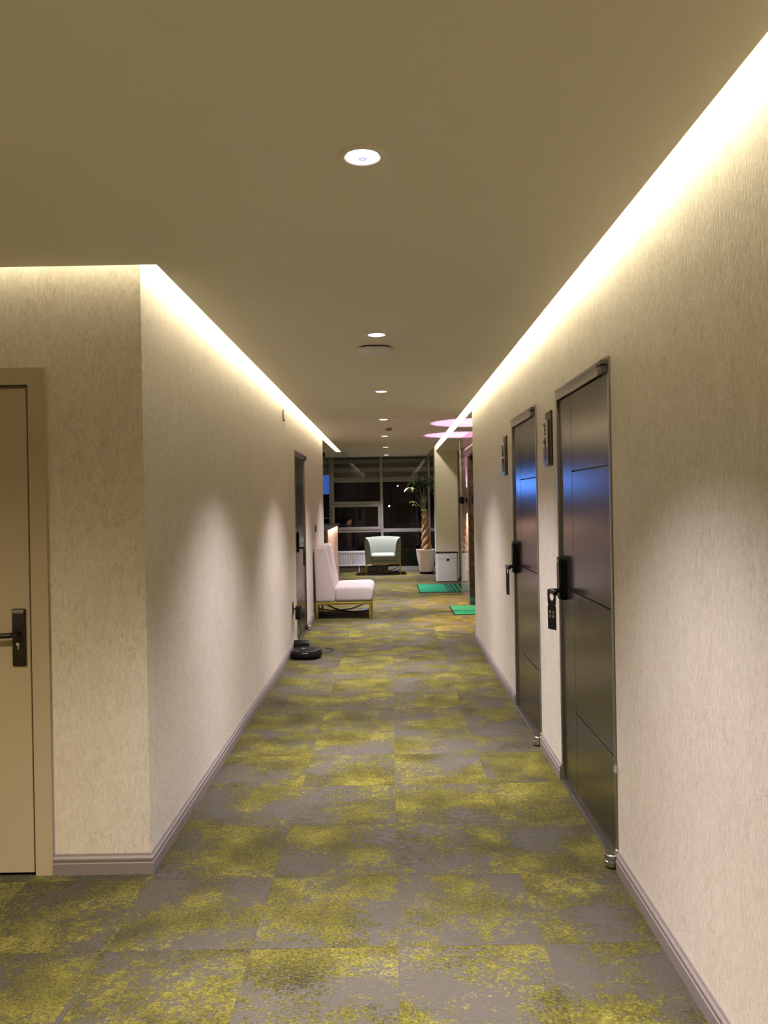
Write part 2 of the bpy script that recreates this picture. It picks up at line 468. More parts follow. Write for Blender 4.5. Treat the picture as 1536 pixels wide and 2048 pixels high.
# ------------------------------------------------------------------ structure: ceilings and cove
PE_R, PE_L, PE_F = XR - GAP, XL + GAP, YF - GAP      # edges of the floating ceiling panel
YC = 16.5
bm = new_bm()
back = 0.14                                           # depth of the cove behind the lip
add_box(bm, PE_L + back, PE_R - back, PE_F - back, YC, ZC, ZT - 0.002)
add_box(bm, -4.0, PE_R - back, -2.0, PE_F - back, ZC, ZT - 0.002)
add_box(bm, PE_R - back, PE_R, -2.0, YC, ZC, ZC + 0.02)
add_box(bm, PE_L, PE_L + back, PE_F - back, YC, ZC, ZC + 0.02)
add_box(bm, -4.0, PE_L, PE_F - back, PE_F, ZC, ZC + 0.02)
struct('ceiling', bm, 'ceil')
struct('ceiling_slab', box(-4.8, 3.2, -2.2, YW + 0.3, ZT, ZT + 0.1), 'ceil')
struct('ceiling_lounge', box(-4.6, XL, YL, YC, ZC, ZT), 'ceil')
struct('ceiling_lounge_end', box(XL, PE_L + 0.02, 14.80, YC, ZC + 0.0, ZT - 0.004), 'ceil')
struct('ceiling_lobby', (lambda bm: (add_box(bm, XR, XE + 0.05, YR, 15.0, ZC, ZT), add_box(bm, XE + 0.05, 3.0, YR, 15.33, ZC, ZT), add_box(bm, 0.907, 1.325, 15.45, YC, ZC, ZT)) and bm)(new_bm()), 'ceil')
struct('trim_1', box(-4.6, 1.325, YC, YC + 0.03, ZC - 0.012, ZT), 'alu')

# ------------------------------------------------------------------ structure: baseboards
def base_run(name, p0, p1, nrm, mitre=(0, 0)):
    """moulded baseboard between two floor points; nrm points into the room."""
    p0 = Vector(p0); p1 = Vector(p1); nrm = Vector(nrm)
    prof = [(0, 0), (0.016, 0), (0.016, 0.046), (0.0125, 0.049), (0.0125, 0.054), (0.015, 0.058), (0.015, 0.066), (0.008, 0.074), (0.006, 0.082), (0, 0.082)]
    bm = new_bm()
    rows = []
    dr = (p1 - p0).normalized()
    for p, q in ((p0, mitre[0]), (p1, mitre[1])):
        rows.append([bm.verts.new((p.x + nrm.x * a + dr.x * a * q, p.y + nrm.y * a + dr.y * a * q, h)) for a, h in prof])
    n = len(prof)
    for k in range(n): bm.faces.new((rows[0][k], rows[0][(k + 1) % n], rows[1][(k + 1) % n], rows[1][k]))
    bm.faces.new(rows[0]); bm.faces.new(list(reversed(rows[1])))
    return struct(name, bm, 'base')
base_run('baseboard_right', (XR, -2.0), (XR, 3.13), (-1, 0))
base_run('baseboard_right_middle', (XR, 4.165), (XR, 4.71), (-1, 0))
base_run('baseboard_right_far', (XR, 5.69), (XR, YR), (-1, 0))
base_run('baseboard_left', (XL, YF), (XL, DL0 - 0.01), (1, 0), (-1, 0))
base_run('baseboard_left_far', (XL, DL1 + 0.01), (XL, YL), (1, 0))
base_run('baseboard_front', (-1.42, YF), (XL, YF), (0, -1), (0, 1))

# ------------------------------------------------------------------ structure: floor and carpet tiles
floor = struct('floor', box(-4.8, 3.2, -2.2, YW + 0.3, -0.12, -0.007), 'slab')
def tile_mesh(rects, name):
    verts, faces, shift = [], [], []
    for (x0, x1, y0, y1) in rects:
        g, c, zt, zb = 0.0002, 0.0009, 0.0, -0.007
        sh = (random.uniform(-60, 60), random.uniform(-60, 60), random.uniform(-60, 60))
        i = len(verts)
        dz = random.uniform(-0.0005, 0.0)
        for (e, z) in ((g, zb), (g, zt - c + dz), (g + c, zt + dz)):
            verts += [(x0 + e, y0 + e, z), (x1 - e, y0 + e, z), (x1 - e, y1 - e, z), (x0 + e, y1 - e, z)]
        shift += [sh] * 12
        for r in (0, 4):
            for k in range(4):
                faces.append((i + r + k, i + r + (k + 1) % 4, i + r + 4 + (k + 1) % 4, i + r + 4 + k))
        faces.append((i + 8, i + 9, i + 10, i + 11))
    me = bpy.data.meshes.new(name); me.from_pydata(verts, [], faces); me.update()
    a = me.attributes.new('tile_shift', 'FLOAT_VECTOR', 'POINT')
    a.data.foreach_set('vector', [c for s in shift for c in s])
    me.materials.append(M['carpet'])
    return me
def clip_tiles():
    near, far = [], []
    regions = [(XL, XR, -2.0, 15.0), (-4.0, XL, -2.0, YF), (XR, XE, YR, 12.45), (XR, 3.0, 12.45, 15.0), (-4.6, XL, YL, 15.0), (-4.6, 0.885, 15.0, 15.45), (-4.6, 1.325, 15.45, YW + 0.2), (1.325, 3.0, 15.0, 15.33), (XE, XE + 0.345, LO0 + 0.015, LO1 - 0.015)]
    y = -2.37
    while y < YW + 0.3:
        x = -5.0
        while x < 3.1:
            for (a, b_, c, d) in regions:
                x0, x1, y0, y1 = max(x, a), min(x + 0.5, b_), max(y, c), min(y + 0.5, d)
                if x1 - x0 > 0.02 and y1 - y0 > 0.02:
                    (near if (1.6 < y < 11.2 and -2.6 < x) else far).append((x0, x1, y0, y1))
            x += 0.5
        y += 0.5
    return near, far
near, far = clip_tiles()
for r in near:
    link('carpet_tile', tile_mesh([r], 'carpet_tile'), floor)
fo = link('distant_carpet', tile_mesh(far, 'distant_carpet'), floor); fo['kind'] = 'stuff'

# ------------------------------------------------------------------ lamps: cove strips
def led_strip(label, a, b_, nrm, n, power=1.0):
    """LED strip lying in the cove from a to b; it shines towards the wall (nrm) and down."""
    a = Vector(a); b_ = Vector(b_); nv = Vector(nrm)
    mid = (a + b_) / 2; ln = (b_ - a).length; d = (b_ - a).normalized()
    root = thing('led_strip', label, 'light', mid)
    hx, hy = (ln / 2, 0.012) if abs(d.x) > 0.5 else (0.012, ln / 2)
    obj('profile', box(-hx, hx, -hy, hy, 0.004, 0.016), 'white_pl', root, smooth=False)
    obj('diffuser', box(-hx * 0.999, hx * 0.999, -hy * 0.8, hy * 0.8, 0.001, 0.004), 'strip', root, smooth=False)
    z = -(nv * 0.72 + Vector((0, 0, -1))).normalized()          # light looks along -Z
    x = d; y = z.cross(x)
    for k in range(n):
        sl = ln / n
        ld = bpy.data.lights.new('strip_lamp', 'AREA'); ld.shape = 'RECTANGLE'
        ld.size = sl * 0.999; ld.size_y = 0.016; ld.energy = COVE_W * sl * power; ld.color = COVE_COL
        lo = bpy.data.objects.new('strip_lamp', ld); COL.objects.link(lo); lo.parent = root
        lo.matrix_local = Matrix.Translation(d * ((k + 0.5) * sl - ln / 2) + Vector((0, 0, -0.004))) @ Matrix((x, y, z)).transposed().to_4x4()
    return root
ZS = ZC + 0.105
led_strip('warm white LED strip hidden in the cove above the right corridor wall', (PE_R + 0.022, -1.9, ZS), (PE_R + 0.022, 14.9, ZS), (1, 0, 0), 6)
led_strip('warm white LED strip hidden in the cove above the left corridor wall', (PE_L - 0.022, PE_F, ZS), (PE_L - 0.022, 14.75, ZS), (-1, 0, 0), 4)
led_strip('warm white LED strip hidden in the cove above the beige door', (-3.9, PE_F + 0.022, ZS), (PE_L - 0.05, PE_F + 0.022, ZS), (0, 1, 0), 1, 0.33)

# ------------------------------------------------------------------ lamps: ceiling downlights
def spot(parent, e, col, size, blend, rad, loc=(0, 0, 0), rot=(0, 0, 0), name='lamp'):
    ld = bpy.data.lights.new(name, 'SPOT'); ld.energy = e; ld.color = col
    ld.spot_size = math.radians(size); ld.spot_blend = blend; ld.shadow_soft_size = rad
    lo = bpy.data.objects.new(name, ld); COL.objects.link(lo); lo.parent = parent
    lo.location = loc; lo.rotation_euler = rot
    return lo
def downlight(loc, label):
    t = thing('ceiling_downlight', label, 'light', loc)
    obj('trim_ring', lathe([(0.049, 0.0), (0.0515, -0.0045), (0.064, -0.006), (0.0685, -0.004), (0.070, 0.0)], 48, cap=False), 'ceil', t)
    obj('reflector', lathe([(0.049, -0.001), (0.047, -0.002), (0.046, -0.0005), (0.0485, -0.0003)], 40, cap=False), 'chrome', t)
    obj('lens', lathe([(0.0015, -0.0088), (0.018, -0.0085), (0.034, -0.0072), (0.048, -0.0032)], 40), 'lens', t)
    spot(t, DOWN_W, DOWN_COL, 98, 1.0, 0.03, (0, 0, -0.012))
    spot(t, DOWN_W * 0.95, DOWN_COL, 58, 1.0, 0.03, (0, 0, -0.013), name='core_lamp')
    return t
dl0 = downlight((-0.06, 2.16, ZC), 'round recessed downlight nearest in the corridor ceiling')
dlabels = ['round recessed downlight just in front of the white ceiling access point',
           'round recessed downlight just behind the white ceiling access point',
           'round recessed downlight just in front of the small smoke detector',
           'round recessed downlight just behind the small smoke detector',
           'second to last recessed downlight before the dark window',
           'last recessed downlight of the row, nearest the dark window']
for k, s in enumerate(dlabels):
    dup(dl0, (-0.06, 2.16 + 2.305 * (k + 1), ZC), 0, s)
dup(dl0, (-0.06, -0.15, ZC), 0, 'round recessed downlight above and behind the viewer')
for lx, ly, pw, pc, lab in ((-2.3, 0.7, 1.55, (1.0, 0.82, 0.54), 'added out-of-view downlight brightening the wall around the beige door'),  # extra warm lamp added out of view to brighten the facing wall
                            (-2.5, 14.2, 0.8, (1.0, 0.90, 0.85), 'added unseen downlight in the lounge ceiling, brightening the window blinds')):  # extra lamp, also unseen, added so its bounce lifts the blinds
    r_ = dup(dl0, (lx, ly, ZC), 0, lab)
    for c_ in r_.children:
        if c_.type == 'LIGHT':
            c_.data = c_.data.copy(); c_.data.energy = DOWN_W * pw; c_.data.color = pc
            if ly < 2 and c_.data.spot_size > 1.2: c_.data.spot_size = math.radians(150)

# ------------------------------------------------------------------ doors
def metal_door(name, loc, rz, W, H, notch=False):
    """bronze hotel door; wall plane x=0, corridor towards -x, pivot side y=0, latch side y=W."""
    d = sempty(name, loc, rz)
    f = 0.022
    bm = new_bm()
    add_box(bm, -0.006, 0.088, 0, f, 0, H, 0.002, 1); add_box(bm, -0.006, 0.088, W - f, W, 0, H, 0.002, 1)
    add_box(bm, -0.006, 0.088, f, W - f, H - 0.055, H, 0.002, 1)
    obj('door_frame', bm, 'steel', d)
    obj('frame_edge', box(-0.010, -0.002, 0.001, W - 0.001, H - 0.008, H + 0.002), 'chrome', d)
    obj('door_core', box(0.022, 0.060, f + 0.004, W - f - 0.004, 0.012, H - 0.060), 'bronze2', d)
    y0, y1, z0, z1 = f + 0.004, W - f - 0.004, 0.012, H - 0.060
    ys = y1 - 0.265
    g = 0.0026
    zs = [z0, 0.44, 1.05, 1.655, z1]
    obj('door_panel', box(0.008, 0.024, ys + g, y1, z0, z1, 0.0015, 1), 'bronze', d)
    for a, b_ in zip(zs, zs[1:]):
        obj('door_panel', box(0.008, 0.024, y0, ys - g, a + (g if a > z0 else 0), b_ - (g if b_ < z1 else 0), 0.0015, 1), 'bronze', d)
    # top and bottom pivots
    bm = new_bm()
    add_box(bm, -0.034, 0.004, 0.008, 0.092, H - 0.032, H - 0.014, 0.002, 1); add_box(bm, -0.030, 0.004, 0.012, 0.082, H - 0.066, H - 0.040, 0.002, 1)
    add_box(bm, -0.012, 0.004, 0.024, 0.070, H - 0.042, H - 0.030, 0.001, 1)
    obj('top_pivot', bm, 'dark_steel', d)
    bm = new_bm()
    add_box(bm, -0.014, 0.006, -0.014, 0.008, 0.010, 0.085, 0.006, 3)
    add_lathe(bm, [(0.028, 0.008), (0.031, 0.012), (0.031, 0.030), (0.026, 0.033), (0.026, 0.040), (0.030, 0.043), (0.030, 0.056), (0.027, 0.059)], 24, (-0.022, 0.024, 0))
    obj('bottom_pivot', bm, 'chrome', d)
    obj('threshold', box(-0.012, 0.02, f, W - f, 0, 0.010, 0.003, 1), 'steel', d)
    # electronic lock and lever
    yl = W - f - 0.078
    bm = prism(fillet([(-0.036, 0.0), (0.036, 0.0), (0.036, 0.235), (-0.036, 0.235)], 0.034, 5), 'x', -0.030, 0.008)
    bmesh.ops.bevel(bm, geom=[e for e in bm.edges if abs(e.verts[0].co.x + 0.03) < 1e-5 and abs(e.verts[1].co.x + 0.03) < 1e-5], offset=0.008, segments=3, affect='EDGES')
    bmesh.ops.translate(bm, vec=(0, yl, 0.985), verts=bm.verts)
    lk = obj('lock_case', bm, 'black', d)
    obj('card_reader', lathe([(0.012, 0.0), (0.012, 0.003), (0.010, 0.0042)], 20), 'chrome', lk).matrix_local = Matrix.Translation((-0.030, yl, 1.190)) @ Matrix.Rotation(-PI / 2, 4, 'Y')
    bm = tube([(-0.02, yl, 1.035), (-0.066, yl, 1.035)], 0.012, 14)
    add_box(bm, -0.080, -0.060, yl - 0.125, yl + 0.014, 1.023, 1.047, 0.006, 3)
    obj('lever', bm, 'black', lk)
    if notch:
        obj('hinge_knuckle', tube([(-0.008, -0.004, 0.40), (-0.008, -0.004, 0.43)], 0.008, 10), 'chrome', d)
    return d
metal_door('door_2', (XR, 3.145, 0), 0, 1.01, 2.10, True)
metal_door('door_3', (XR, 4.725, 0), 0, 0.95, 2.10)
metal_door('door_4', (XL, DL1 - 0.005, 0), PI, DL1 - DL0 - 0.01, 2.09)

# beige door facing the camera
d1 = sempty('door_1')
bm = new_bm()
x1, x0 = -1.420, -2.50
yf = YF - 0.014
for poly in ([(-1.490, 0), (x1, 0), (x1, 2.10), (-1.490, 2.03)], [(x0, 0), (-2.43, 0), (-2.43, 2.03), (x0, 2.10)], [(x0, 2.10), (-2.43, 2.03), (-1.490, 2.03), (x1, 2.10)]):
    p = prism(poly, 'y', yf, YF - 0.0005)
    me = bpy.data.meshes.new('t'); p.to_mesh(me); p.free(); bm.from_mesh(me)
obj('architrave', bm, 'beige', d1, smooth=False)
bm = new_bm()
add_box(bm, FX1 - 0.012, FX1, YF + 0.022, YF + 0.1, 0, 2.03); add_box(bm, -2.42, -2.408, YF + 0.022, YF + 0.1, 0, 2.03); add_box(bm, -2.42, FX1, YF + 0.022, YF + 0.1, 2.018, 2.03)
obj('door_lining', bm, 'beige', d1, smooth=False)
lf = obj('door_leaf', box(-2.412, FX1 - 0.006, YF - 0.010, YF + 0.021, 0.012, 2.016, 0.002, 1), 'beige', d1)
YD = YF - 0.018                # handle parts are laid out from the leaf face
hx = -1.541
bm = box(hx - 0.0265, hx + 0.0265, YD - 0.006, YD + 0.010, 0.868, 1.105, 0.005, 3)
hp = obj('handle_plate', bm, 'brown', d1)
obj('plate_band', box(hx - 0.023, hx + 0.023, YD - 0.0075, YD - 0.004, 1.086, 1.100, 0.001, 1), 'steel', hp)
bm = tube([(hx, YD, 1.005), (hx, YD - 0.05, 1.005), (hx - 0.006, YD - 0.058, 1.005), (hx - 0.03, YD - 0.060, 1.004), (hx - 0.135, YD - 0.058, 1.000)], [0.011, 0.011, 0.0115, 0.0115, 0.0105], 12)
obj('lever', bm, 'brown', hp)
bm = lathe([(0.0075, 0), (0.0075, 0.004), (0.005, 0.0045)], 16)
ky = obj('keyhole', bm, 'chrome', hp); ky.matrix_local = Matrix.Translation((hx, YD - 0.006, 0.960)) @ Matrix.Rotation(PI / 2, 4, 'X')
obj('key_slot', box(hx - 0.004, hx + 0.004, YD - 0.0085, YD - 0.005, 0.938, 0.956, 0.001, 1), 'steel', hp)

# ------------------------------------------------------------------ room number plates
def number_plate(y, z0, z1, label, text):
    t = thing('room_number_plate', label, 'sign', (XR, y, 0), 0)
    obj('back_plate', box(-0.010, 0.0, -0.078, 0.078, z0, z1, 0.002, 1), 'brown', t)
    fp = obj('front_panel', box(-0.022, -0.010, -0.030, 0.078, z0 + 0.012, z1 - 0.045, 0.002, 1), 'mirrorplate', t)
    obj('base_cap', box(-0.0235, -0.010, -0.031, 0.079, z0 + 0.004, z0 + 0.03, 0.002, 1), 'chrome', t)
    for zz in (z1 - 0.060, (z0 + z1) / 2 - 0.012):
        bm = lathe([(0.009, 0), (0.009, 0.006), (0.006, 0.010)], 14)
        obj('screw', bm, 'chrome', t).matrix_local = Matrix.Translation((-0.022, 0.055, zz)) @ Matrix.Rotation(-PI / 2, 4, 'Y')
    R = Matrix(((0, 0, -1, 0), (-1, 0, 0, 0), (0, 1, 0, 0), (0, 0, 0, 1)))
    for ch, zz in text:
        text_mesh(ch, 0.085, 'blackm', t, Matrix.Translation((-0.0226, 0.028, zz)) @ R, 'digit')
    obj('dark_band', box(-0.0228, -0.0215, -0.028, 0.076, z0 + 0.03, z0 + 0.105), 'brown', t)
    return t
number_plate(4.335, 1.705, 2.010, 'dark room number plate reading 5 and 0 beside the nearer bronze door', [('5', 1.905), ('0', 1.835)])
number_plate(5.97, 1.705, 2.010, 'dark room number plate seen edge-on beyond the farther bronze door', [])

# ------------------------------------------------------------------ do-not-disturb tags
def hanger_tag(loc, rz, label, printed):
    t = thing('door_hanger_tag', label, 'tag', loc, rz)
    # outline with a hole for the lever, in the local xz plane
    Wt, Ht, rh, hz = 0.034, 0.215, 0.021, -0.022
    bm = new_bm()
    n = 24
    outer = []
    for k in range(n):
        a = 2 * PI * k / n
        dx, dz = math.cos(a), math.sin(a)
        tx = Wt / abs(dx) if abs(dx) > 1e-6 else 1e9
        tz = (0.036 / dz if dz > 1e-6 else (0.05 / -dz if dz < -1e-6 else 1e9))
        s_ = min(tx, tz); outer.append((dx * s_, hz + dz * s_))
    inner = [(rh * 0.8 * math.cos(2 * PI * k / n), hz + rh * 1.05 * math.sin(2 * PI * k / n)) for k in range(n)]
    for yy in (-0.0009, 0.0009):
        pass
    def ring(pts, yy): return [bm.verts.new((p[0], yy, p[1])) for p in pts]
    of, inf, ob, inb = ring(outer, -0.0009), ring(inner, -0.0009), ring(outer, 0.0009), ring(inner, 0.0009)
    for k in range(n):
        j = (k + 1) % n
        bm.faces.new((of[k], of[j], inf[j], inf[k])); bm.faces.new((ob[j], ob[k], inb[k], inb[j]))
        bm.faces.new((of[j], of[k], ob[k], ob[j])); bm.faces.new((inf[k], inf[j], inb[j], inb[k]))
    add_box(bm, -Wt, Wt, -0.0009, 0.0009, -Ht + 0.02, hz - 0.05)
    obj('card', bm, 'blackm', t, smooth=False)
    if printed:
        R = Matrix.Rotation(PI / 2, 4, 'X')
        for j, ch in enumerate('请勿打扰'):
            try:
                text_mesh(ch, 0.017, 'goldprint', t, Matrix.Translation(((-0.013 if j % 2 == 0 else 0.013), -0.0014, -0.105 - 0.022 * (j // 2))) @ R, 'lettering')
            except Exception:
                pass
    return t
hanger_tag((XR - 0.070, 4.03, 1.030), math.radians(-64), 'black door hanger tag with gold print on the nearer bronze door lever', True)
hanger_tag((XR - 0.070, 5.54, 1.030), math.radians(-80), 'black door hanger tag on the farther bronze door lever', False)
hanger_tag((XL + 0.070, 8.42, 1.030), math.radians(78), 'thin black door hanger tag on the left wall bronze door', False)

# ------------------------------------------------------------------ small ceiling and wall fittings
t = thing('wireless_access_point', 'flat white round access point on the ceiling behind the second downlight', 'access point', (-0.075, 4.86, ZC))
sq = []
for k in range(48):
    a = 2 * PI * k / 48; c, s_ = math.cos(a), math.sin(a); e = 0.62
    sq.append((0.108 * math.copysign(abs(c) ** e, c), 0.108 * math.copysign(abs(s_) ** e, s_)))
def shell(levels, mat, name, parent):
    bm = new_bm(); rings = []
    for (k, z) in levels: rings.append([bm.verts.new((x * k, y * k, z)) for x, y in sq])
    n = len(sq)
    for a, b_ in zip(rings, rings[1:]):
        for i in range(n): bm.faces.new((a[i], a[(i + 1) % n], b_[(i + 1) % n], b_[i]))
    bm.faces.new(rings[0]); bm.faces.new(rings[-1])
    return obj(name, bm, mat, parent)
shell([(0.86, 0.0), (0.86, -0.008)], 'blackm', 'mount', t)
shell([(0.94, -0.008), (1.0, -0.012), (1.0, -0.026), (0.93, -0.034), (0.6, -0.037)], 'white_pl', 'cover', t)
t = thing('smoke_detector', 'small round smoke detector on the ceiling right of the downlight row', 'detector', (0.0, 10.1, ZC))
obj('mount', lathe([(0.050, 0), (0.052, -0.010), (0.050, -0.014)], 24), 'white_pl', t)
obj('sensor_head', lathe([(0.044, -0.014), (0.042, -0.030), (0.030, -0.040), (0.010, -0.042)], 24), 'sensor', t)
t = thing('ceiling_spotlight', 'small black spotlight on the lounge ceiling left of the bright cove end', 'light', (-1.28, 14.9, ZC))
obj('canopy', lathe([(0.05, 0), (0.05, -0.012)], 20), 'blackm', t)
obj('lamp_head', lathe([(0.030, -0.012), (0.036, -0.03), (0.036, -0.085), (0.028, -0.088)], 20), 'blackm', t)
t = thing('wall_sensor', 'small brown wall sensor high on the left wall', 'sensor', (XL, 7.44, 2.37))
obj('housing', box(0, 0.016, -0.045, 0.045, -0.052, 0.052, 0.004, 2), 'sensor', t)
obj('cover_plate', box(0.016, 0.020, -0.036, 0.036, -0.042, 0.042, 0.0015, 1), 'white_pl', t)
t = thing('light_switch', 'dark light switch on the left wall above the white chair', 'switch', (XL, 10.45, 1.17))
obj('plate', box(0, 0.010, -0.043, 0.043, -0.048, 0.048, 0.003, 2), 'brown', t)
obj('rocker', box(0.010, 0.014, -0.026, 0.026, -0.032, 0.032, 0.002, 1), 'black', t)
t = thing('wall_socket', 'wall socket low on the left wall holding the black power adapter', 'socket', (XL, 7.90, 0.445))
obj('plate', box(0, 0.010, -0.043, 0.043, -0.065, 0.065, 0.003, 2), 'sensor', t)
obj('outlet_face', box(0.010, 0.012, -0.030, 0.030, -0.035, 0.035, 0.001, 1), 'blackm', t)

# charging dock: adapter in the socket, cable, base
t = thing('charging_dock', 'black charging dock with wall adapter and cable against the left wall', 'charger', (0, 0, 0))
ad = obj('adapter', box(XL + 0.034, XL + 0.085, 7.84, 7.96, 0.335, 0.465, 0.006, 2), 'blackm', t)
obj('prongs', box(XL + 0.012, XL + 0.036, 7.885, 7.915, 0.432, 0.442, 0.002, 1), 'blackm', ad)
cab = [(XL + 0.062, 7.88, 0.337), (XL + 0.062, 7.885, 0.30), (XL + 0.078, 7.87, 0.24), (XL + 0.088, 7.88, 0.20), (XL + 0.058, 7.88, 0.15), (XL + 0.070, 7.87, 0.09), (XL + 0.085, 7.86, 0.03), (XL + 0.09, 7.845, 0.02)]
obj('power_cable', tube(cab, 0.0042, 8), 'cable', t)
cb2 = [(XL + 0.15, 7.845, 0.006)] + [(XL + 0.33 + 0.085 * math.cos(a), 7.90 + 0.10 * math.sin(a), 0.005) for a in [(-2.0 + 0.33 * k) for k in range(12)]]
obj('loose_cable', tube(cb2, 0.0038, 8), 'cable', t)
dk = prism(fillet([(7.765, 0.0), (7.84, 0.0), (7.84, 0.120), (7.815, 0.135), (7.785, 0.10)], [0.004, 0.004, 0.02, 0.02, 0.03], 5), 'x', XL + 0.020, XL + 0.175, 0.006, 2)
obj('dock_tower', dk, 'black', t)
# the robot itself
rx, ry = XL + 0.172, 7.585
t = thing('robot_vacuum', 'low black robot vacuum parked on its dock on the carpet', 'vacuum cleaner', (rx, ry, 0))
outl = []
for k in range(64):
    a = 2 * PI * k / 64
    c, s_ = math.cos(a), math.sin(a); e = 0.80
    outl.append((0.150 * math.copysign(abs(c) ** e, c), 0.155 * math.copysign(abs(s_) ** e, s_)))
def ring_shell(levels, name, mat, parent, zoff=lambda x, y: 0):
    bm = new_bm(); rings = []
    for (k, z) in levels: rings.append([bm.verts.new((x * k, y * k, z + zoff(x, y))) for x, y in outl])
    n = len(outl)
    for a, b_ in zip(rings, rings[1:]):
        for i in range(n): bm.faces.new((a[i], a[(i + 1) % n], b_[(i + 1) % n], b_[i]))
    bm.faces.new(rings[0]); bm.faces.new(rings[-1])
    return obj(name, bm, mat, parent)
ring_shell([(0.86, 0.012), (0.97, 0.018), (1.0, 0.030), (1.0, 0.062), (0.985, 0.074), (0.95, 0.082), (0.6, 0.085)], 'body', 'black', t)
bm = new_bm()
r0 = []; r1 = []
for k in range(20):
    a = -PI * 0.95 + k * PI * 0.95 / 19
    c, s_ = math.cos(a), math.sin(a); e = 0.80
    p = (0.153 * math.copysign(abs(c) ** e, c), 0.158 * math.copysign(abs(s_) ** e, s_))
    r0.append([bm.verts.new((p[0] * q, p[1] * q, z)) for q, z in ((0.985, 0.022), (1.0, 0.026), (1.0, 0.058), (0.985, 0.062))])
for a, b_ in zip(r0, r0[1:]):
    for i in range(4): bm.faces.new((a[i], a[(i + 1) % 4], b_[(i + 1) % 4], b_[i]))
bm.faces.new(r0[0]); bm.faces.new(r0[-1])
obj('bumper', bm, 'black', t)
obj('silver_badge', box(-0.030, 0.030, -0.1545, -0.146, 0.064, 0.072, 0.002, 1), 'chrome', t)
obj('top_plate', lathe([(0.088, 0.084), (0.088, 0.088), (0.082, 0.090)], 40), 'blackm', t)
obj('button', lathe([(0.018, 0.090), (0.018, 0.094), (0.012, 0.096)], 20, (-0.03, -0.02, 0)), 'steel', t)
for sx in (-1, 1):
    obj('wheel', tube([(sx * 0.10, -0.01, 0.016), (sx * 0.10, 0.02, 0.016)], 0.016, 14), 'blackm', t)

def pillow(prof, y0, y1, r, seg=5):
    """outline in xz swept along y, its two ends rounded inwards by r."""
    n = len(prof)
    area = sum(prof[i][0] * prof[(i + 1) % n][1] - prof[(i + 1) % n][0] * prof[i][1] for i in range(n))
    sg = 1 if area > 0 else -1
    def inset(d):
        out = []
        for i in range(n):
            a, b_ = Vector(prof[i - 1]), Vector(prof[(i + 1) % n])
            t_ = (b_ - a).normalized()
            out.append((prof[i][0] - t_.y * d * sg, prof[i][1] + t_.x * d * sg))
        return out
    bm = new_bm(); rings = []
    st = [(r * (1 - math.sin(k * PI / 2 / seg)), r * (1 - math.cos(k * PI / 2 / seg))) for k in range(seg + 1)]
    for d, y in st: rings.append([bm.verts.new((p[0], y0 + y, p[1])) for p in inset(d)])
    for d, y in reversed(st): rings.append([bm.verts.new((p[0], y1 - y, p[1])) for p in inset(d)])
    for a, b_ in zip(rings, rings[1:]):
        for i in range(n): bm.faces.new((a[i], a[(i + 1) % n], b_[(i + 1) % n], b_[i]))
    bm.faces.new(rings[0]); bm.faces.new(rings[-1])
    return bm

# ------------------------------------------------------------------ white slipper chair
CX0, CY0, CW = -0.988, 10.0, 0.82
t = thing('slipper_chair', 'white upholstered armless chair on brass legs against the left wall', 'chair', (CX0, CY0, 0))
prof = fillet([(0.0, 0.222), (0.245, 0.222), (0.262, 0.38), (0.205, 0.66), (0.150, 0.960), (-0.018, 0.935)], [0.035, 0.035, 0.06, 0.3, 0.06, 0.055], 6)
obj('backrest', pillow(prof, 0.0, CW, 0.030), 'white_fab', t, ang=60)
prof = fillet([(0.235, 0.222), (0.735, 0.222), (0.768, 0.435), (0.235, 0.428)], [0.06, 0.06, 0.09, 0.06], 8)
obj('seat', pillow(prof, 0.003, CW - 0.003, 0.045, 6), 'white_fab', t, ang=60)
bm = new_bm()
add_box(bm, 0.0, 0.72, 0.0, 0.03, 0.190, 0.222, 0.002, 1); add_box(bm, 0.0, 0.72, CW - 0.03, CW, 0.190, 0.222, 0.002, 1)
add_box(bm, 0.0, 0.03, 0.03, CW - 0.03, 0.190, 0.222, 0.002, 1); add_box(bm, 0.69, 0.72, 0.03, CW - 0.03, 0.190, 0.222, 0.002, 1)
obj('seat_frame', bm, 'gold', t, smooth=False)
for lx in (0.0, 0.69):
    for ly in (0.0, CW - 0.03):
        obj('leg', box(lx, lx + 0.03, ly, ly + 0.03, 0.0, 0.191, 0.002, 1), 'gold', t, smooth=False)
for sgn in (1, -1):
    pts = []
    for k in range(13):
        u = k / 12; y = 0.03 + u * (CW - 0.06) if sgn > 0 else CW - 0.03 - u * (CW - 0.06)
        pts.append((0.02 + 0.68 * u, y, 0.060 + 0.075 * (2 * u - 1) ** 2 + (0.010 if sgn > 0 else -0.010)))
    bm = new_bm(); prev = None
    for p in pts:
        r = [bm.verts.new((p[0], p[1] + dy, p[2] + dz)) for dy, dz in ((-0.022, -0.008), (0.022, -0.008), (0.022, 0.008), (-0.022, 0.008))]
        if prev:
            for i in range(4): bm.faces.new((prev[i], prev[(i + 1) % 4], r[(i + 1) % 4], r[i]))
        else: bm.faces.new(r)
        prev = r
    bm.faces.new(prev)
    obj('cross_stretcher', bm, 'blackchrome', t)

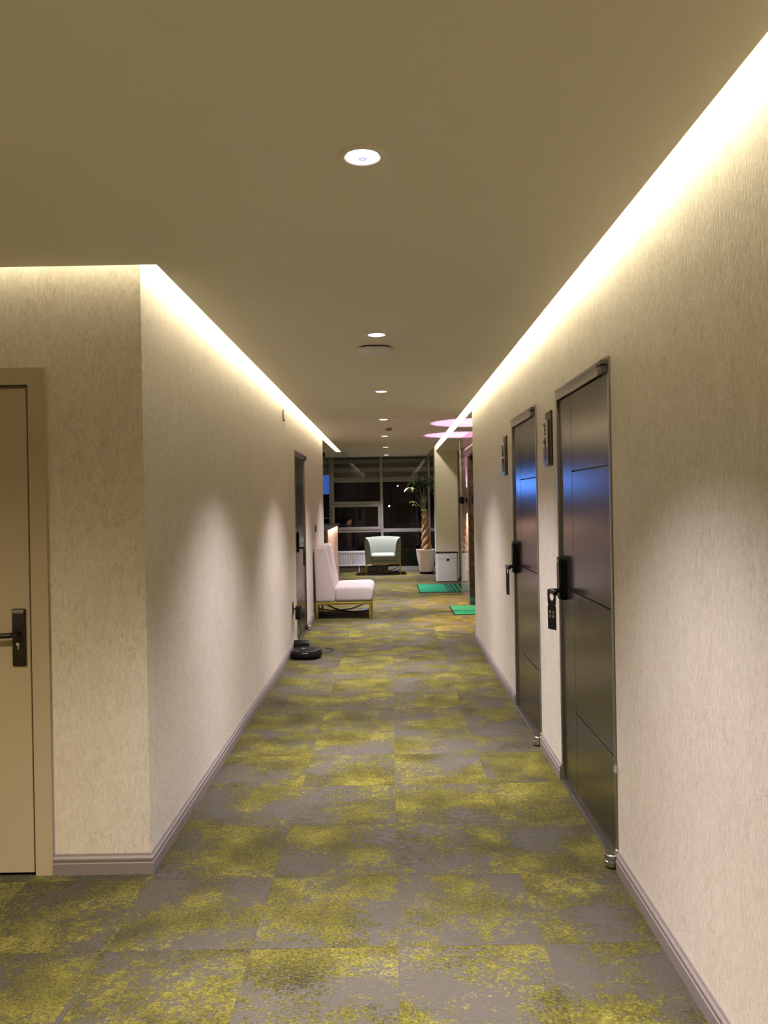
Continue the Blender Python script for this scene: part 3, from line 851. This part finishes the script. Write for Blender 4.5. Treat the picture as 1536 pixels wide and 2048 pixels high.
# ------------------------------------------------------------------ green tub armchair
t = thing('tub_armchair', 'sage green tub armchair with channelled back in front of the window', 'chair', (-0.165, 16.26, 0))
hw, yfr, rc = 0.252, -0.33, 0.22
path = []          # (x, y, nx, ny, channel)
for k in range(7): path.append((-hw, yfr + (0.03 - yfr) * k / 6, -1, 0, 0))
NA = 44
for k in range(1, NA):
    a = PI - PI * k / NA
    path.append((hw * math.cos(a), 0.03 + rc * math.sin(a), math.cos(a), math.sin(a), 1))
for k in range(7): path.append((hw, 0.03 + (yfr - 0.03) * k / 6, 1, 0, 0))
vp = [(0.0, 0.245), (0.0, 0.40), (0.004, 0.50), (0.014, 0.60), (0.034, 0.69), (0.062, 0.745), (0.088, 0.768), (0.108, 0.766), (0.120, 0.750), (0.124, 0.72), (0.122, 0.60), (0.118, 0.40), (0.116, 0.240)]
bm = new_bm(); rows = []
for i, (x, y, nx, ny, ch) in enumerate(path):
    rr = []
    for j, (o_, z) in enumerate(vp):
        dip = 0.0
        if ch and j < 6: dip = 0.010 * (1 if i % 3 == 0 else 0)
        lift = 0.010 * max(0.0, 1 - abs(x) / hw) if z > 0.6 else 0
        rr.append(bm.verts.new((x + nx * (o_ + dip), y + ny * (o_ + dip), z + lift)))
    rows.append(rr)
for a, b_ in zip(rows, rows[1:]):
    for j in range(len(vp) - 1): bm.faces.new((a[j], a[j + 1], b_[j + 1], b_[j]))
    bm.faces.new((a[-1], a[0], b_[0], b_[-1]))
bm.faces.new(rows[0]); bm.faces.new(list(reversed(rows[-1])))
obj('shell', bm, 'green_fab', t, ang=50)
bm = box(-hw + 0.004, hw - 0.004, -0.385, 0.20, 0.29, 0.435, 0.05, 5)
obj('seat_cushion', bm, 'green_fab', t, ang=60)
bm = box(-hw, hw, -0.345, 0.16, 0.236, 0.30, 0.01, 2)
obj('seat_base', bm, 'green_fab', t)
bm = new_bm()
for k in range(len(path) - 1):
    pass
add_box(bm, -0.366, 0.366, -0.345, -0.325, 0.222, 0.240); add_box(bm, -0.366, -0.346, -0.325, 0.30, 0.222, 0.240); add_box(bm, 0.346, 0.366, -0.325, 0.30, 0.222, 0.240); add_box(bm, -0.366, 0.366, 0.28, 0.30, 0.222, 0.240)
obj('base_frame', bm, 'gold', t, smooth=False)
for lx in (-0.366, 0.351):
    for ly in (-0.345, 0.285):
        obj('leg', box(lx, lx + 0.015, ly, ly + 0.015, 0.0, 0.223), 'gold', t, smooth=False)
for sgn in (1, -1):
    pts = [(sgn * (-0.355 + 0.71 * k / 10), -0.335 + 0.62 * k / 10, 0.035 + 0.09 * (2 * k / 10 - 1) ** 2 + 0.006 * sgn) for k in range(11)]
    obj('cross_stretcher', tube(pts, 0.009, 8), 'gold', t)

# ------------------------------------------------------------------ potted money tree
px, py = 0.735, 16.10
t = thing('potted_money_tree', 'tall braided-trunk money tree in a white pot by the pillar', 'plant', (px, py, 0))
pot = obj('pot', lathe([(0.130, 0.045), (0.138, 0.050), (0.170, 0.22), (0.198, 0.40), (0.208, 0.490), (0.212, 0.505), (0.202, 0.508), (0.195, 0.49), (0.188, 0.455), (0.02, 0.452)], 40), 'pot', t)
obj('pot_base', lathe([(0.142, 0.0), (0.142, 0.042), (0.130, 0.046)], 32), 'blackm', pot)
obj('soil', lathe([(0.188, 0.44), (0.180, 0.462), (0.10, 0.470), (0.01, 0.474)], 32), 'soil', pot)
TOPZ = 1.33
for k in range(4):
    ph = k * PI / 2 + 0.4
    pts, rs = [], []
    for i in range(41):
        u = i / 40; z = 0.455 + u * (TOPZ - 0.455)
        R_ = 0.085 - 0.050 * u ** 0.7; a = ph + u * 2 * PI * 1.4
        lean = -0.045 * u
        pts.append((R_ * math.cos(a) + lean + 0.02, R_ * math.sin(a) * 0.8, z)); rs.append(0.043 - 0.013 * u)
    obj('braided_trunk', tube(pts, rs, 10), 'bark', t)
obj('trunk_tie', lathe([(0.074, 0), (0.078, 0.006), (0.078, 0.020), (0.074, 0.026)], 24, (-0.028, 0, TOPZ - 0.015)), 'leafl', t)
def leaflet(bm, base, d, ln, wd, droop):
    d = Vector(d).normalized(); side = d.cross(Vector((0, 0, 1)))
    if side.length < 0.05: side = Vector((1, 0, 0))
    side.normalize(); prev = None; n = 6
    p = Vector(base)
    for k in range(n + 1):
        u = k / n; wv = wd * math.sin(PI * min(1, 0.06 + 0.94 * u)) ** 0.8 if k < n else 0.002
        dd = (d + Vector((0, 0, -droop * u * 1.6))).normalized()
        up = side.cross(dd).normalized()
        r = [bm.verts.new(p - side * wv + up * wv * 0.25), bm.verts.new(p), bm.verts.new(p + side * wv + up * wv * 0.25)]
        if prev:
            bm.faces.new((prev[0], prev[1], r[1], r[0])); bm.faces.new((prev[1], prev[2], r[2], r[1]))
        prev = r; p = p + dd * ln / n
# branch ends (x, y, z) relative to the pot, with leaf size
rng = random.Random(3)
branches = [(-0.30, -0.10, 1.80, 0.19, 1), (-0.20, 0.02, 1.96, 0.21, 0), (-0.02, -0.06, 2.02, 0.20, 0), (0.10, 0.05, 1.90, 0.20, 0), (0.13, -0.10, 1.82, 0.19, 0),
            (-0.12, 0.14, 1.93, 0.19, 0), (0.05, 0.16, 1.96, 0.18, 0), (-0.26, 0.10, 1.52, 0.10, 0), (-0.24, -0.04, 1.45, 0.09, 0), (0.16, 0.02, 1.70, 0.15, 0)]
for i, (bx_, by_, bz, sz, pale) in enumerate(branches):
    b0 = Vector((-0.028 + rng.uniform(-0.03, 0.03), rng.uniform(-0.03, 0.03), TOPZ - 0.02)); b1 = Vector((bx_, by_, bz))
    mid = b0.lerp(b1, 0.5) + Vector((-(b1.x - b0.x) * 0.25, 0, 0.05))
    pts = [b0 * (1 - u) ** 2 + mid * 2 * u * (1 - u) + b1 * u * u for u in [k / 8 for k in range(9)]]
    br = obj('branch', tube(pts, [0.007 - 0.004 * k / 8 for k in range(9)], 6), 'stem', t)
    nl = 5
    for k in range(nl):
        a = 2 * PI * k / nl + i * 0.7
        bm = new_bm()
        leaflet(bm, b1, (math.cos(a), math.sin(a), rng.uniform(-0.35, 0.25)), sz * rng.uniform(0.85, 1.1), sz * 0.17, rng.uniform(0.5, 0.95))
        lo = obj('leaf', bm, 'leafl' if pale else 'leaf', br, ang=80)

# ------------------------------------------------------------------ white bin
t = thing('sensor_bin', 'white rounded waste bin with black lid rim in front of the pillar', 'bin', (1.05, 14.52, 0))
def rrect(hx_, hy_, r, seg=5): return fillet([(-hx_, -hy_), (hx_, -hy_), (hx_, hy_), (-hx_, hy_)], r, seg)
obj('body', prism(rrect(0.205, 0.130, 0.045), 'z', 0.012, 0.430), 'white_bin', t)
obj('foot_ring', prism(rrect(0.200, 0.125, 0.043), 'z', 0.0, 0.014), 'blackm', t)
obj('upper_collar', prism(rrect(0.207, 0.132, 0.046), 'z', 0.433, 0.530), 'white_bin', t)
obj('lid', prism(rrect(0.206, 0.131, 0.045), 'z', 0.530, 0.552, 0.004, 2), 'black', t)
obj('sensor_window', box(-0.012, 0.036, -0.137, -0.131, 0.395, 0.432, 0.004, 2), 'black', t)

# ------------------------------------------------------------------ green mats
def mat_(name, x0, x1, y0, y1, stripes, label):
    t = thing(name, label, 'mat', ((x0 + x1) / 2, (y0 + y1) / 2, 0))
    hx_, hy_ = (x1 - x0) / 2, (y1 - y0) / 2
    obj('rubber_edge', prism(rrect(hx_, hy_, 0.02, 3), 'z', 0.0, 0.007), 'matb', t, smooth=False)
    obj('pile', box(-hx_ + 0.022, hx_ - 0.022, -hy_ + 0.022, hy_ - 0.022, 0.004, 0.011, 0.002, 1), 'mat', t, smooth=False)
    for (sx, sw) in stripes:
        obj('stripe', box(sx - (x0 + x1) / 2, sx + sw - (x0 + x1) / 2, -hy_ + 0.022, hy_ - 0.022, 0.009, 0.0118), 'matb', t, smooth=False)
mat_('door_mat', 0.455, 1.42, 12.72, 13.95, [(0.945, 0.020), (0.992, 0.022), (1.045, 0.032), (1.112, 0.040), (1.19, 0.05), (1.28, 0.05)], 'green door mat with black stripes in front of the white bin')
mat_('door_mat', 0.815, 1.36, 10.20, 11.05, [], 'plain green mat at the lift opening, partly behind the right wall')

# ------------------------------------------------------------------ sconces on the lift wall
def sconce(y, label):
    t = thing('wall_sconce', label, 'light', (XE, y, 1.52))
    obj('wall_plate', box(-0.014, 0, -0.03, 0.03, -0.045, 0.045, 0.004, 2), 'blackm', t)
    obj('arm', tube([(-0.012, 0, 0), (-0.045, 0, 0)], 0.010, 10), 'blackm', t)
    bm = lathe([(0.022, -0.055), (0.034, -0.048), (0.040, -0.03), (0.040, 0.03), (0.034, 0.048), (0.022, 0.055)], 24, (-0.075, 0, 0), cap=False)
    obj('lamp_body', bm, 'blackm', t)
    for s_ in (1, -1):
        obj('bulb_lens', lathe([(0.021, 0.040 * s_), (0.021, 0.042 * s_)], 20, (-0.075, 0, 0)), M['sconce'], t)
        spot(t, SCONCE_W if s_ > 0 else SCONCE_W * 3.2, SCONCE_COL if s_ > 0 else SCONCE_DOWN_COL, 64, 0.18, 0.006, (-0.075, 0, 0.062 * s_), (PI if s_ > 0 else 0, 0, 0))
    return t
M['sconce'] = emat('sconce_lens', (1.0, 0.55, 0.85), 4.0)
sconce(11.42, 'black up and down wall sconce on the stone wall past the lift')
sconce(9.66, 'black up and down wall sconce on the stone wall before the lift')

# ------------------------------------------------------------------ reception counter
t = thing('reception_counter', 'salmon wood counter with dark top behind the white chair', 'counter', (0, 0, 0))
obj('side_panel', box(-1.095, -1.055, 12.95, 15.38, 0.0, 1.070, 0.003, 1), 'wood', t, smooth=False)
obj('end_panel', box(-2.6, -1.095, 12.95, 12.99, 0.0, 1.070), 'darkwood', t, smooth=False)
obj('back_panel', box(-2.6, -1.095, 15.34, 15.38, 0.0, 1.070), 'wood', t, smooth=False)
ld = bpy.data.lights.new('edge_lamp', 'AREA'); ld.shape = 'RECTANGLE'; ld.size = 2.3; ld.size_y = 0.012; ld.energy = 9.0; ld.color = (1.0, 0.74, 0.58)
lo = bpy.data.objects.new('edge_lamp', ld); COL.objects.link(lo); lo.parent = t
lo.location = (-1.020, 14.16, 1.068); lo.rotation_euler = (0, math.radians(38), PI / 2)
lo.rotation_mode = 'XYZ'; lo.matrix_local = Matrix.Translation((-1.020, 14.16, 1.068)) @ Matrix.Rotation(math.radians(30), 4, 'Y') @ Matrix.Rotation(PI / 2, 4, 'Z')
obj('counter_top', box(-2.65, -1.005, 12.05, 15.40, 1.072, 1.102, 0.003, 1), 'darkwood', t, smooth=False)
obj('recess_panel', box(-1.24, -1.20, 12.08, 12.95, 0.0, 1.072), 'steel', t, smooth=False)
for k in range(7):
    obj('slat', box(-1.198, -1.176, 12.12 + 0.12 * k, 12.18 + 0.12 * k, 0.06, 1.06), 'darkwood', t, smooth=False)

# ------------------------------------------------------------------ window wall
win = struct('window_1', (lambda bm: (add_box(bm, -4.6, 1.325, YW - 0.04, YW + 0.04, 0.0, 0.085), add_box(bm, -4.6, 1.325, YW - 0.04, YW + 0.04, 2.50, ZT)) and bm)(new_bm()), 'alu')
def bar(name, x0, x1, z0, z1, dy=0.03, parent=win): return obj(name, box(x0, x1, YW - dy, YW + dy, z0, z1, 0.003, 1), 'alu', parent)
XM0, XM1 = -1.335, -0.215
bar('mullion', XM0, XM0 + 0.036, 0.085, 2.50, 0.05); bar('mullion', XM1, XM1 + 0.062, 0.085, 2.50, 0.05); bar('mullion', 0.84, 0.885, 0.085, 2.50, 0.05)
bar('mullion', -2.50, -2.44, 0.085, 2.50, 0.05); bar('mullion', -3.60, -3.54, 0.085, 2.50, 0.05)
# middle bay: transoms, opening sash
bar('transom', XM0 + 0.036, XM1, 1.470, 1.532); bar('transom', XM0 + 0.036, XM1, 0.850, 0.905)
bm = new_bm()
sx0, sx1, sz0, sz1 = XM0 + 0.038, XM1 - 0.002, 0.907, 1.468
for b4 in ((sx0, sx1, sz0, sz0 + 0.062), (sx0, sx1, sz1 - 0.055, sz1), (sx0, sx0 + 0.075, sz0 + 0.062, sz1 - 0.055), (sx1 - 0.05, sx1, sz0 + 0.062, sz1 - 0.055)):
    add_box(bm, b4[0], b4[1], YW - 0.045, YW + 0.02, b4[2], b4[3], 0.003, 1)
obj('sash', bm, 'alu', win)
bar('sash_frame', XM0 + 0.036, XM0 + 0.105, 1.532, 2.50, 0.02); bar('sash_frame', XM0 + 0.036, XM0 + 0.105, 0.085, 0.850, 0.02)
bar('transom', XM1 + 0.062, 0.84, 0.845, 0.922)
bar('transom', 0.885, 1.325, 0.845, 0.922)
bar('transom', -2.44, XM0, 2.125, 2.155); bar('transom', -2.44, XM0, 1.165, 1.185); bar('transom', -3.54, -2.50, 0.85, 0.92)
def pane(x0, x1, z0, z1):
    bm = new_bm(); v = [bm.verts.new(p) for p in ((x0, YW + 0.004, z0), (x1, YW + 0.004, z0), (x1, YW + 0.004, z1), (x0, YW + 0.004, z1))]
    bm.faces.new(v); obj('pane', bm, 'glass', win, smooth=False)
pane(XM0 + 0.105, XM1, 1.532, 2.50); pane(sx0 + 0.075, sx1 - 0.05, sz0 + 0.062, sz1 - 0.055); pane(XM0 + 0.105, XM1, 0.085, 0.85)
pane(XM1 + 0.062, 0.84, 0.922, 2.50); pane(XM1 + 0.062, 0.84, 0.085, 0.845)
pane(0.885, 1.325, 0.922, 2.50); pane(0.885, 1.325, 0.085, 0.845)
pane(-2.44, XM0, 2.155, 2.50); pane(-2.44, XM0, 1.185, 2.125); pane(-2.44, XM0, 0.085, 1.165)
pane(-3.54, -2.50, 0.92, 2.50); pane(-3.54, -2.50, 0.085, 0.85); pane(-4.6, -3.60, 0.085, 2.50)

def zebra_blind(x0, x1, zb, label):
    t = thing('zebra_blind', label, 'blind', ((x0 + x1) / 2, YW + 0.085, 2.48))
    hx_ = (x1 - x0) / 2
    obj('headrail', box(-hx_, hx_, -0.03, 0.03, -0.01, 0.02), 'blind_d', t, smooth=False)
    z = 0.0 - 0.01; k = 0
    hb = [0.095, 0.100, 0.095, 0.110, 0.095]
    while z > zb - 2.48 + 0.04:
        h_ = min(hb[k % 5], z - (zb - 2.48))
        obj('band', box(-hx_, hx_, -0.0015 - 0.002 * (k % 2), 0.0015, z - h_, z), 'blind_l' if k % 2 == 0 else 'blind_d', t, smooth=False)
        z -= h_; k += 1
    obj('bottom_rail', box(-hx_, hx_, -0.014, 0.010, zb - 2.48 - 0.04, zb - 2.48, 0.004, 2), 'rail', t)
zebra_blind(XM0 + 0.03, XM1 + 0.026, 1.995, 'grey banded blind in the middle window bay above the opening sash')
zebra_blind(XM1 + 0.036, 1.31, 1.995, 'grey banded blind in the right window bay behind the plant')
zebra_blind(-2.46, XM0 + 0.01, 2.19, 'grey banded blind in the left window bay above the blue glow')

# radiator under the window
t = thing('radiator', 'white panel radiator with vertical ribs under the window', 'radiator', (0, 16.86, 0))
rx0, rx1 = -1.36, -0.06
poly = []; n = int((rx1 - rx0 - 0.06) / 0.037)
x = rx0 + 0.03
front = [(rx0, -0.03)]
for k in range(n):
    front += [(x, -0.030), (x + 0.006, -0.047), (x + 0.022, -0.047), (x + 0.028, -0.030)]; x += 0.037
front += [(rx1, -0.03)]
obj('ribbed_panel', prism(front + [(rx1, 0.03), (rx0, 0.03)], 'z', 0.155, 0.395), 'rad', t, smooth=False)
obj('top_grille', box(rx0, rx1, -0.05, 0.035, 0.395, 0.450, 0.008, 3), 'rad', t)
obj('bottom_rail', box(rx0, rx1, -0.048, 0.035, 0.120, 0.155, 0.006, 2), 'rad', t)
for x in (-1.15, -0.70, -0.25):
    obj('foot', box(x - 0.012, x + 0.012, -0.03, 0.03, 0.0, 0.122, 0.003, 1), 'rad', t)

# ------------------------------------------------------------------ outside at night
gr = struct('ground', box(-40, 40, YW + 0.3, 90, -9.2, -9.0), 'asphalt')
t = thing('neon_sign', 'blue lit sign on a post outside, beyond the left window bay', 'sign', (-5.6, 40.0, -9.0))
obj('sign_post', tube([(0, 0.2, 0), (0, 0.2, 12.0)], 0.14, 12), 'blackm', t)
obj('sign_box', box(-2.0, 2.75, 0, 0.35, 10.75, 12.35, 0.04, 2), 'black', t)
obj('sign_face', box(-1.0, 1.75, -0.03, 0.0, 10.95, 12.15, 0.02, 2), 'blue', t)
obj('sign_border', box(1.80, 2.70, -0.03, 0.0, 10.95, 12.15, 0.02, 2), 'blue_dim', t)
fb = thing('apartment_building', 'dim apartment block across the street outside', 'building', (4.0, 60.0, -9.0))
obj('facade_wall', box(-14, 14, 0, 8, 0, 16), 'facade', fb, smooth=False)
for i in range(6):
    for j in range(4):
        obj('window', box(-12 + 4.2 * i, -10.4 + 4.2 * i, -0.08, 0.02, 2 + 3.4 * j, 3.6 + 3.4 * j), 'blackm', fb, smooth=False)
for (lx, ly, lz, lab) in ((-0.55, 40.0, 1.29, 'distant street lamp left of the plant, its lamp head bright white'), (0.10, 58.0, 2.69, 'distant street lamp seen as a tiny point high in the right pane')):
    t = thing('street_lamp', lab, 'street lamp', (lx, ly, -9.0))
    H_ = lz + 9.0
    obj('pole', tube([(0, 0, 0), (0, 0, H_ - 0.6), (0.05, 0, H_ - 0.1), (0.5, 0, H_ + 0.08)], 0.06, 8), 'blackm', t)
    obj('lamp_head', lathe([(0.02, -0.05), (0.045, -0.02), (0.045, 0.02), (0.02, 0.05)], 16, (0.5, 0, H_)), 'street', t)
